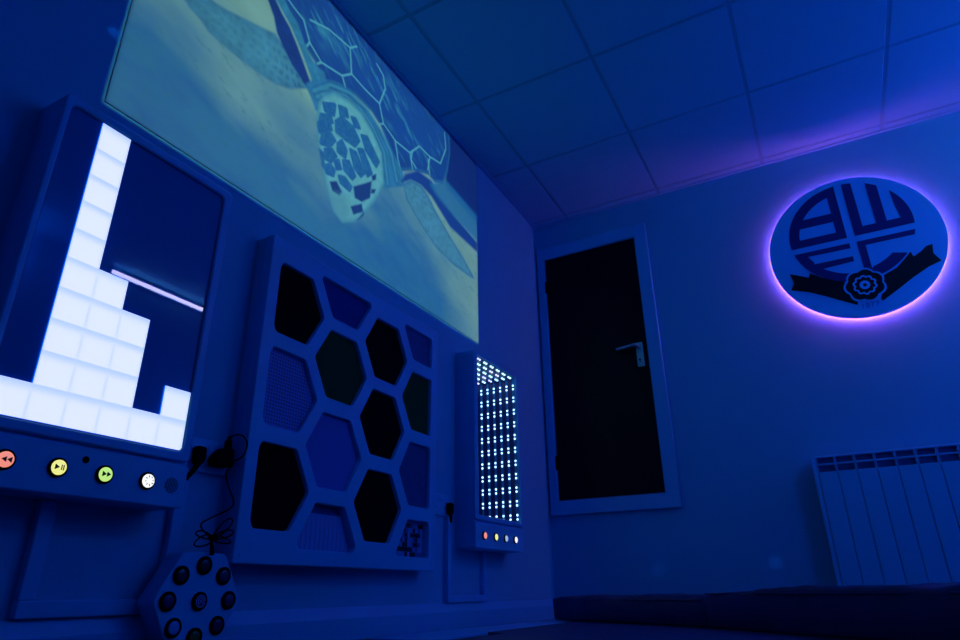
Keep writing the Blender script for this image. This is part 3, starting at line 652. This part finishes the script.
tube(bm, [(x, -2.331, 0.134), (x+0.012, -2.337, 0.116), (x+0.018, -2.338, 0.100), (x+0.018, -2.338, 0.0935)], [0.003, 0.004, 0.006, 0.006], 8)
for v in bm.verts:      # the lead hangs clear of the board's side
    k_ = min(1.0, max(0.0, (0.30-v.co.z)/0.04)) if v.co.z < 0.32 else min(1.0, max(0.0, (v.co.y+2.310)/0.02))
    v.co = v.co.lerp(Vector((1.426, -3.498, 0)), 0.041*k_/(1.426-v.co.x))
o = obj('charging_lead', bm, M['black'], None, True); recentre(o, (0.05, -2.33, 0.094))
tag(o, 'thin black lead tied in loops, running from the adapter to the hexagonal controller', 'cable')

# ================================================================ crest sign
ecx, ecz, er = 1.774, 1.620, 0.395
cs = thing('crest_sign', 'round blue crest sign with navy letters and black ribbon, haloed in violet light', 'sign', (ecx, 0, ecz-er))
circ = lambda r, n=72, x0=ecx, z0=ecz: [(x0+r*math.cos(2*math.pi*k/n), z0+r*math.sin(2*math.pi*k/n)) for k in range(n)]
plate('sign_disc', [circ(er, 96)], 0.019, 0.046, M['disc'], cs, 'y', 0.001)
plate('back_mount', [circ(er*0.86, 64)], 0.0, 0.019, M['panel_d'], cs, 'y')
bm = bmesh.new(); tube(bm, [(ecx+(er-0.016)*math.cos(2*math.pi*k/96), -0.0105, ecz+(er-0.016)*math.sin(2*math.pi*k/96)) for k in range(96)], 0.0050, 8, True)
o = obj('light_tube', bm, M['halo'], cs, True); o['label'] = 'glowing violet light tube behind the rim'
lx, lz, LR = 1.772, 1.700, 0.283
def az(xv, r=LR): return lz+math.sqrt(max(r*r-(xv-lx)**2, 0))
def arc(r, p, q, n=14):
    a = math.atan2(p[1]-lz, p[0]-lx); b = math.atan2(q[1]-lz, q[0]-lx)
    while b-a > math.pi: b -= 2*math.pi
    while a-b > math.pi: b += 2*math.pi
    return [(lx+r*math.cos(a+(b-a)*i/n), lz+r*math.sin(a+(b-a)*i/n)) for i in range(n+1)]
def ax(z, r, s): return lx+s*math.sqrt(max(r*r-(z-lz)**2, 0))
ri = LR-0.050
Bl = [[(1.754, 1.666)]+arc(LR, (1.754, az(1.754)), (ax(1.666, LR, -1), 1.666), 20),
      [(1.712, 1.826)]+arc(ri, (1.712, az(1.712, ri)), (ax(1.826, ri, -1), 1.826), 10),
      [(1.712, 1.710), (1.712, 1.776)]+arc(ri, (ax(1.776, ri, -1), 1.776), (ax(1.710, ri, -1), 1.710), 5)]
Wl = [[(1.790, 1.667)]+arc(LR, (1.790, az(1.790)), (1.834, az(1.834)), 4)+[(1.834, 1.712), (1.896, 1.712)]+arc(LR, (1.896, az(1.896)), (1.943, az(1.943)), 4)+[(1.943, 1.712), (2.004, 1.712), (1.994, 1.78)]+arc(LR, (1.990, az(1.990)), (ax(1.667, LR, 1), 1.667), 12)]
Fl = [[(1.757, 1.633)]+arc(LR, (ax(1.633, LR, -1), 1.633), (1.700, 1.4275), 14)+[(1.730, 1.4635)]+arc(LR-0.045, (1.720, 1.466), (1.615, 1.522), 6)+[(1.757, 1.529), (1.757, 1.557), (1.577, 1.557)]+arc(LR-0.05, (1.575, 1.560), (1.553, 1.604), 4)+[(1.757, 1.604)]]
Cl = [[(1.790, 1.632), (2.047, 1.632), (2.038, 1.604), (1.824, 1.604), (1.824, 1.468)]+arc(LR-0.055, (1.835, 1.472), (1.935, 1.522), 6)+arc(LR, (1.987, 1.515), (1.790, 1.419), 10)]
for lps in (Bl, Wl, Fl, Cl):
    plate('letter', lps, 0.0455, 0.0485, M['navy'], cs, 'y')
mm = lambda l: [(a/1000, b/1000) for a, b in l]
for k in ('RL', 'RR'): plate('ribbon', [fillet(mm(CREST[k][0]), 0.004, 2)], 0.0455, 0.0490, M['ribbon'], cs, 'y')
rx, rz = 1.774, 1.388
def lobed(r, amp, n, ph=0.0, N=90): return [(rx+(r+amp*abs(math.sin(n/2*(2*math.pi*k/N)+ph)))*math.cos(2*math.pi*k/N), rz+(r+amp*abs(math.sin(n/2*(2*math.pi*k/N)+ph)))*math.sin(2*math.pi*k/N)) for k in range(N)]
ro = plate('rosette', [lobed(0.082, 0.012, 7)], 0.0485, 0.0505, M['disc'], cs, 'y')
plate('petal_ring', [lobed(0.074, 0.010, 7)], 0.0505, 0.0515, M['ribbon'], ro, 'y')
plate('petal_ring', [lobed(0.046, 0.008, 10), lobed(0.037, 0.008, 10)], 0.0515, 0.0525, M['disc'], ro, 'y')
plate('rosette_eye', [circ(0.023, 28, rx, rz), circ(0.009, 20, rx, rz)], 0.0515, 0.0525, M['disc'], ro, 'y')
cu = bpy.data.curves.new('year', 'FONT'); cu.body = '1877'; cu.size = 0.038; cu.align_x = 'CENTER'; cu.extrude = 0.001; cu.space_character = 1.1
t_ = bpy.data.objects.new('t', cu); C.objects.link(t_); bpy.context.view_layer.update()
me = bpy.data.meshes.new_from_object(t_.evaluated_get(bpy.context.evaluated_depsgraph_get())); bpy.data.objects.remove(t_)
me.transform(Matrix(((1, 0, 0, 1.774), (0, 0, -1, -0.0465), (0, 1, 0, 1.268), (0, 0, 0, 1)))); me.materials.clear(); me.name = 'year_number'
link('year_number', me, mat('year_ink', (0.02, 0.16, 0.55), 0.5, 0.2), cs)

# ================================================================ radiator
RX0, RY, RZ0, RZ1 = 1.367, -0.105, -0.010, 0.566
rd = thing('radiator', 'pale sectioned radiator with a slotted top on the back wall behind the navy mattress', 'radiator', (RX0+0.41, -0.06, RZ0))
NS = 10
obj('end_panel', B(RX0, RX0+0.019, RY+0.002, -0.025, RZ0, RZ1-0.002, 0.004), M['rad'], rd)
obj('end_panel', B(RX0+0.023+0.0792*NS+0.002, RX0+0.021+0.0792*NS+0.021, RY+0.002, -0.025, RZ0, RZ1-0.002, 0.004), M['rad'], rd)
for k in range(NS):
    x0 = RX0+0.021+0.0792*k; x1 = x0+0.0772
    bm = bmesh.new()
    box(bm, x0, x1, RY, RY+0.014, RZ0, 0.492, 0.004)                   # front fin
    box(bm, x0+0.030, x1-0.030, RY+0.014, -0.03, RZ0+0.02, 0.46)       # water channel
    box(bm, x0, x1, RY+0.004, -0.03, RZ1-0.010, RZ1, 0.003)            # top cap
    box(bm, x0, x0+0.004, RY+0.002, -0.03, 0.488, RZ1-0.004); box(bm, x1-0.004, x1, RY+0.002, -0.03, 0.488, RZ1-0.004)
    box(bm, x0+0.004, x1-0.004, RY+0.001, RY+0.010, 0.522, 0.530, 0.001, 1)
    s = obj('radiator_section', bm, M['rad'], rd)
    obj('slot_shade', B(x0+0.004, x1-0.004, RY+0.028, RY+0.032, 0.488, RZ1-0.008), M['rad_in'], s)  # dark sheet inside the openings, their shade put into its colour
for x_ in (RX0+0.12, RX0+0.70): obj('wall_bracket', B(x_-0.012, x_+0.012, -0.03, 0, 0.40, 0.46), M['rad_in'], rd)

# ================================================================ floor mattresses and mats
def cushion(name, A, Bp, depth, z0, z1, label, seed, tilt):
    """soft vinyl mattress whose front bottom edge runs from A to Bp; depth goes away from the viewer"""
    A = Vector((*A, 0)); Bp = Vector((*Bp, 0)); e = Bp-A; L = e.length; e.normalize(); nrm = Vector((-e.y, e.x, 0))
    bm = bmesh.new(); bmesh.ops.create_cube(bm, size=1.0)
    for v in bm.verts: v.co = Vector(((v.co.x+0.5)*L, (v.co.y+0.5)*depth, (v.co.z+0.5)*(z1-z0)))
    bmesh.ops.bevel(bm, geom=list(bm.edges), offset=0.011, segments=3, profile=0.5, affect='EDGES')
    bmesh.ops.subdivide_edges(bm, edges=[q for q in bm.edges if q.calc_length() > 0.2], cuts=26, use_grid_fill=True)
    bmesh.ops.triangulate(bm, faces=[f for f in bm.faces if len(f.verts) > 4])
    hh = z1-z0
    for v in bm.verts:
        p = v.co.copy(); q = p*7+Vector((seed*3.1, 0, 0))
        w = mnoise.noise(Vector((p.x*16+seed, p.y*5, p.z*4)))*0.010+mnoise.noise(q)*0.008
        if p.z > 0.02:
            v.co.z += w*0.8-0.004*(1 if p.z > hh*0.9 else 0)
        sag = 1-min(1, p.x/0.45); v.co.z -= tilt*sag*sag*(p.z/hh)
        if p.y < depth*0.2: v.co.y += w*1.2-0.010*math.sin(math.pi*min(max(p.z/hh, 0), 1))
    M4 = Matrix(((e.x, nrm.x, 0, A.x), (e.y, nrm.y, 0, A.y), (0, 0, 1, z0), (0, 0, 0, 1)))
    bm.transform(M4)
    c = (A+Bp)/2+nrm*depth/2
    t = thing(name, label, 'mattress', (c.x, c.y, z0))
    obj('cover', bm, M['vinyl'], t, True)
    bm = bmesh.new()
    q = [A+e*0.012-nrm*0.004, A+e*(L-0.012)-nrm*0.004]
    tube(bm, [Vector((p.x, p.y, z1-0.020)) for p in (q[0], q[0].lerp(q[1], 0.33), q[0].lerp(q[1], 0.66), q[1])], 0.003, 6)
    obj('piping', bm, M['vinyl'], t)
    return t
MT = FLOOR+0.010
cushion('floor_mattress', (0.185, -0.476), (0.965, -1.022), 0.42, MT, -0.015, 'navy floor mattress in the corner below the raised black door', 1, 0.004)
cushion('floor_mattress', (0.972, -1.034), (1.85, -1.976), 0.80, MT, 0.006, 'larger navy floor mattress in front of the radiator', 4, 0.020)
def flat(name, poly, z0, z1, m, label, cat):
    bm = bmesh.new(); vs = [bm.verts.new((a, b, z0)) for a, b in poly]; f = bm.faces.new(vs)
    r = bmesh.ops.extrude_face_region(bm, geom=[f])
    for v in r['geom']:
        if isinstance(v, bmesh.types.BMVert): v.co.z = z1
    o = obj(name, bm, m); cxy = [sum(p[i] for p in poly)/len(poly) for i in (0, 1)]; recentre(o, (cxy[0], cxy[1], z0)); tag(o, label, cat)
flat('floor_mat', [(0.335, -0.30), (0.335, -1.42), (0.42, -1.47), (0.42, -3.2), (3.0, -3.2), (3.0, -0.30)], FLOOR, MT, M['mat_d'], 'large dark navy mat spread over the floor under the mattresses', 'mat')
flat('floor_mat', [(0.10, -0.20), (0.10, -1.00), (0.085, -1.45), (0.10, -1.75), (0.31, -1.75), (0.325, -0.20)], FLOOR, FLOOR+0.006, M['floor_l'], 'narrow pale strip of floor between the left skirting and the dark mat', 'mat')  # slab added for the bright floor strip, with a dark gap as shadow line

# ================================================================ neon strip on the right wall (its reflection shows in the tile panel)
ns = thing('neon_strip_light', 'slim blue-white neon strip high on the right wall, mirrored in the tile panel', 'strip light', (XR, -0.60, 2.19))
obj('strip_channel', B(XR-0.018, XR, -1.09, -0.11, 2.185, 2.235, 0.002), M['plastic'], ns)
o = obj('light_strip', B(XR-0.030, XR-0.018, -1.08, -0.12, 2.197, 2.223), M['strip'], ns)

# ================================================================ lamps
def lamp(name, kind, loc, energy, col, **k):
    l = bpy.data.lights.new(name, kind); l.energy = energy; l.color = col
    for a_, v_ in k.items(): setattr(l, a_, v_)
    o = bpy.data.objects.new(name, l); o.location = Vector(loc)+Vector((0, 0, H)); C.objects.link(o); return o
def aim(o, tgt): o.rotation_euler = (Vector(tgt)+Vector((0, 0, H))-o.location).to_track_quat('-Z', 'Y').to_euler()
# soft fill from the rear of the room
o = lamp('rear_blue_fill', 'AREA', (2.2, -5.0, 1.9), 3.0, (0.0, 0.16, 1.0), size=1.2); aim(o, (1.0, -0.5, 1.0))
# an unseen teal beam, added to brighten the mural
o = lamp('mural_fill', 'SPOT', (2.9, -1.83, 1.700), 265.0, (0.62, 0.86, 0.62), spot_size=math.radians(52), spot_blend=0.0, shadow_soft_size=0.01)
o.rotation_euler = Vector((-1, 0, 0)).to_track_quat('-Z', 'Y').to_euler()
def gobo(l, hw, hh, soft):
    """rectangular mask on the added beam: full inside |x/z| < hw, |y/z| < hh"""
    l.use_nodes = True; nt = l.node_tree; em = nt.nodes['Emission']
    tc = nt.nodes.new('ShaderNodeTexCoord'); sp = nt.nodes.new('ShaderNodeSeparateXYZ'); nt.links.new(tc.outputs['Normal'], sp.inputs[0])
    outs = []
    for ax_, lim in (('X', hw), ('Y', hh)):
        d = nt.nodes.new('ShaderNodeMath'); d.operation = 'DIVIDE'; nt.links.new(sp.outputs[ax_], d.inputs[0]); nt.links.new(sp.outputs['Z'], d.inputs[1])
        a_ = nt.nodes.new('ShaderNodeMath'); a_.operation = 'ABSOLUTE'; nt.links.new(d.outputs[0], a_.inputs[0])
        mr = nt.nodes.new('ShaderNodeMapRange'); mr.inputs['From Min'].default_value = lim; mr.inputs['From Max'].default_value = lim-soft
        nt.links.new(a_.outputs[0], mr.inputs['Value']); outs.append(mr.outputs['Result'])
    mu = nt.nodes.new('ShaderNodeMath'); mu.operation = 'MULTIPLY'; nt.links.new(outs[0], mu.inputs[0]); nt.links.new(outs[1], mu.inputs[1])
    nt.links.new(mu.outputs[0], em.inputs['Strength'])
gobo(o.data, 0.9945/2.9, 0.5480/2.9, 0.0012)
# unseen blue wash added to brighten the right end of the back wall
o = lamp('right_blue_wash', 'AREA', (2.95, -1.95, 1.0), 5.0, (0.0, 0.17, 1.0), size=0.5); aim(o, (2.3, 0, 2.1))
# unseen blue light added to brighten the far right corner
o = lamp('corner_blue_fill', 'POINT', (2.90, -0.27, 1.30), 8.5, (0.0, 0.17, 1.0), shadow_soft_size=0.12)
# main blue key: an unseen light added high by the right wall
o = lamp('blue_key', 'POINT', (2.98, -1.80, 2.08), 10.5, (0.0, 0.155, 1.0), shadow_soft_size=0.10)
# faint star-projector specks
for tgt in ((1.097, 0, 2.113), (0.523, 0, 2.09), (1.561, 0, 1.163), (0.570, 0, 0.094), (1.124, 0, 0.115), (0, -2.841, 1.371), (0, -1.581, 1.491)):
    o = lamp('star_speck', 'SPOT', (1.7, -4.4, 1.0), 60.0, (0.02, 0.25, 1.0), spot_size=math.radians(1.0), spot_blend=1.0, shadow_soft_size=0.004); aim(o, tgt)

w = bpy.data.worlds.new('room_dark'); bpy.context.scene.world = w; w.use_nodes = True
w.node_tree.nodes['Background'].inputs['Color'].default_value = (0.0, 0.003, 0.02, 1)
w.node_tree.nodes['Background'].inputs['Strength'].default_value = 0.2

# ================================================================ camera
cam = bpy.data.cameras.new('camera'); co = bpy.data.objects.new('camera', cam); C.objects.link(co)
cam.sensor_width = 36.0; cam.lens = 639.71/960*36.0; cam.clip_start = 0.02
r_, u_, f_ = Vector((0.88029032, 0.47424383, -0.01348114)), Vector((0.19692311, -0.33938128, 0.91980522)), Vector((-0.43163671, 0.81235037, 0.39214363))
mw = Matrix((r_, u_, -f_)).transposed().to_4x4(); mw.translation = Vector((1.42631, -3.49794, H)); co.matrix_world = mw
sc_ = bpy.context.scene; sc_.camera = co
sc_.view_settings.view_transform = 'Standard'; sc_.view_settings.look = 'None'
sc_.view_settings.exposure = 0.0; sc_.view_settings.gamma = 1.0
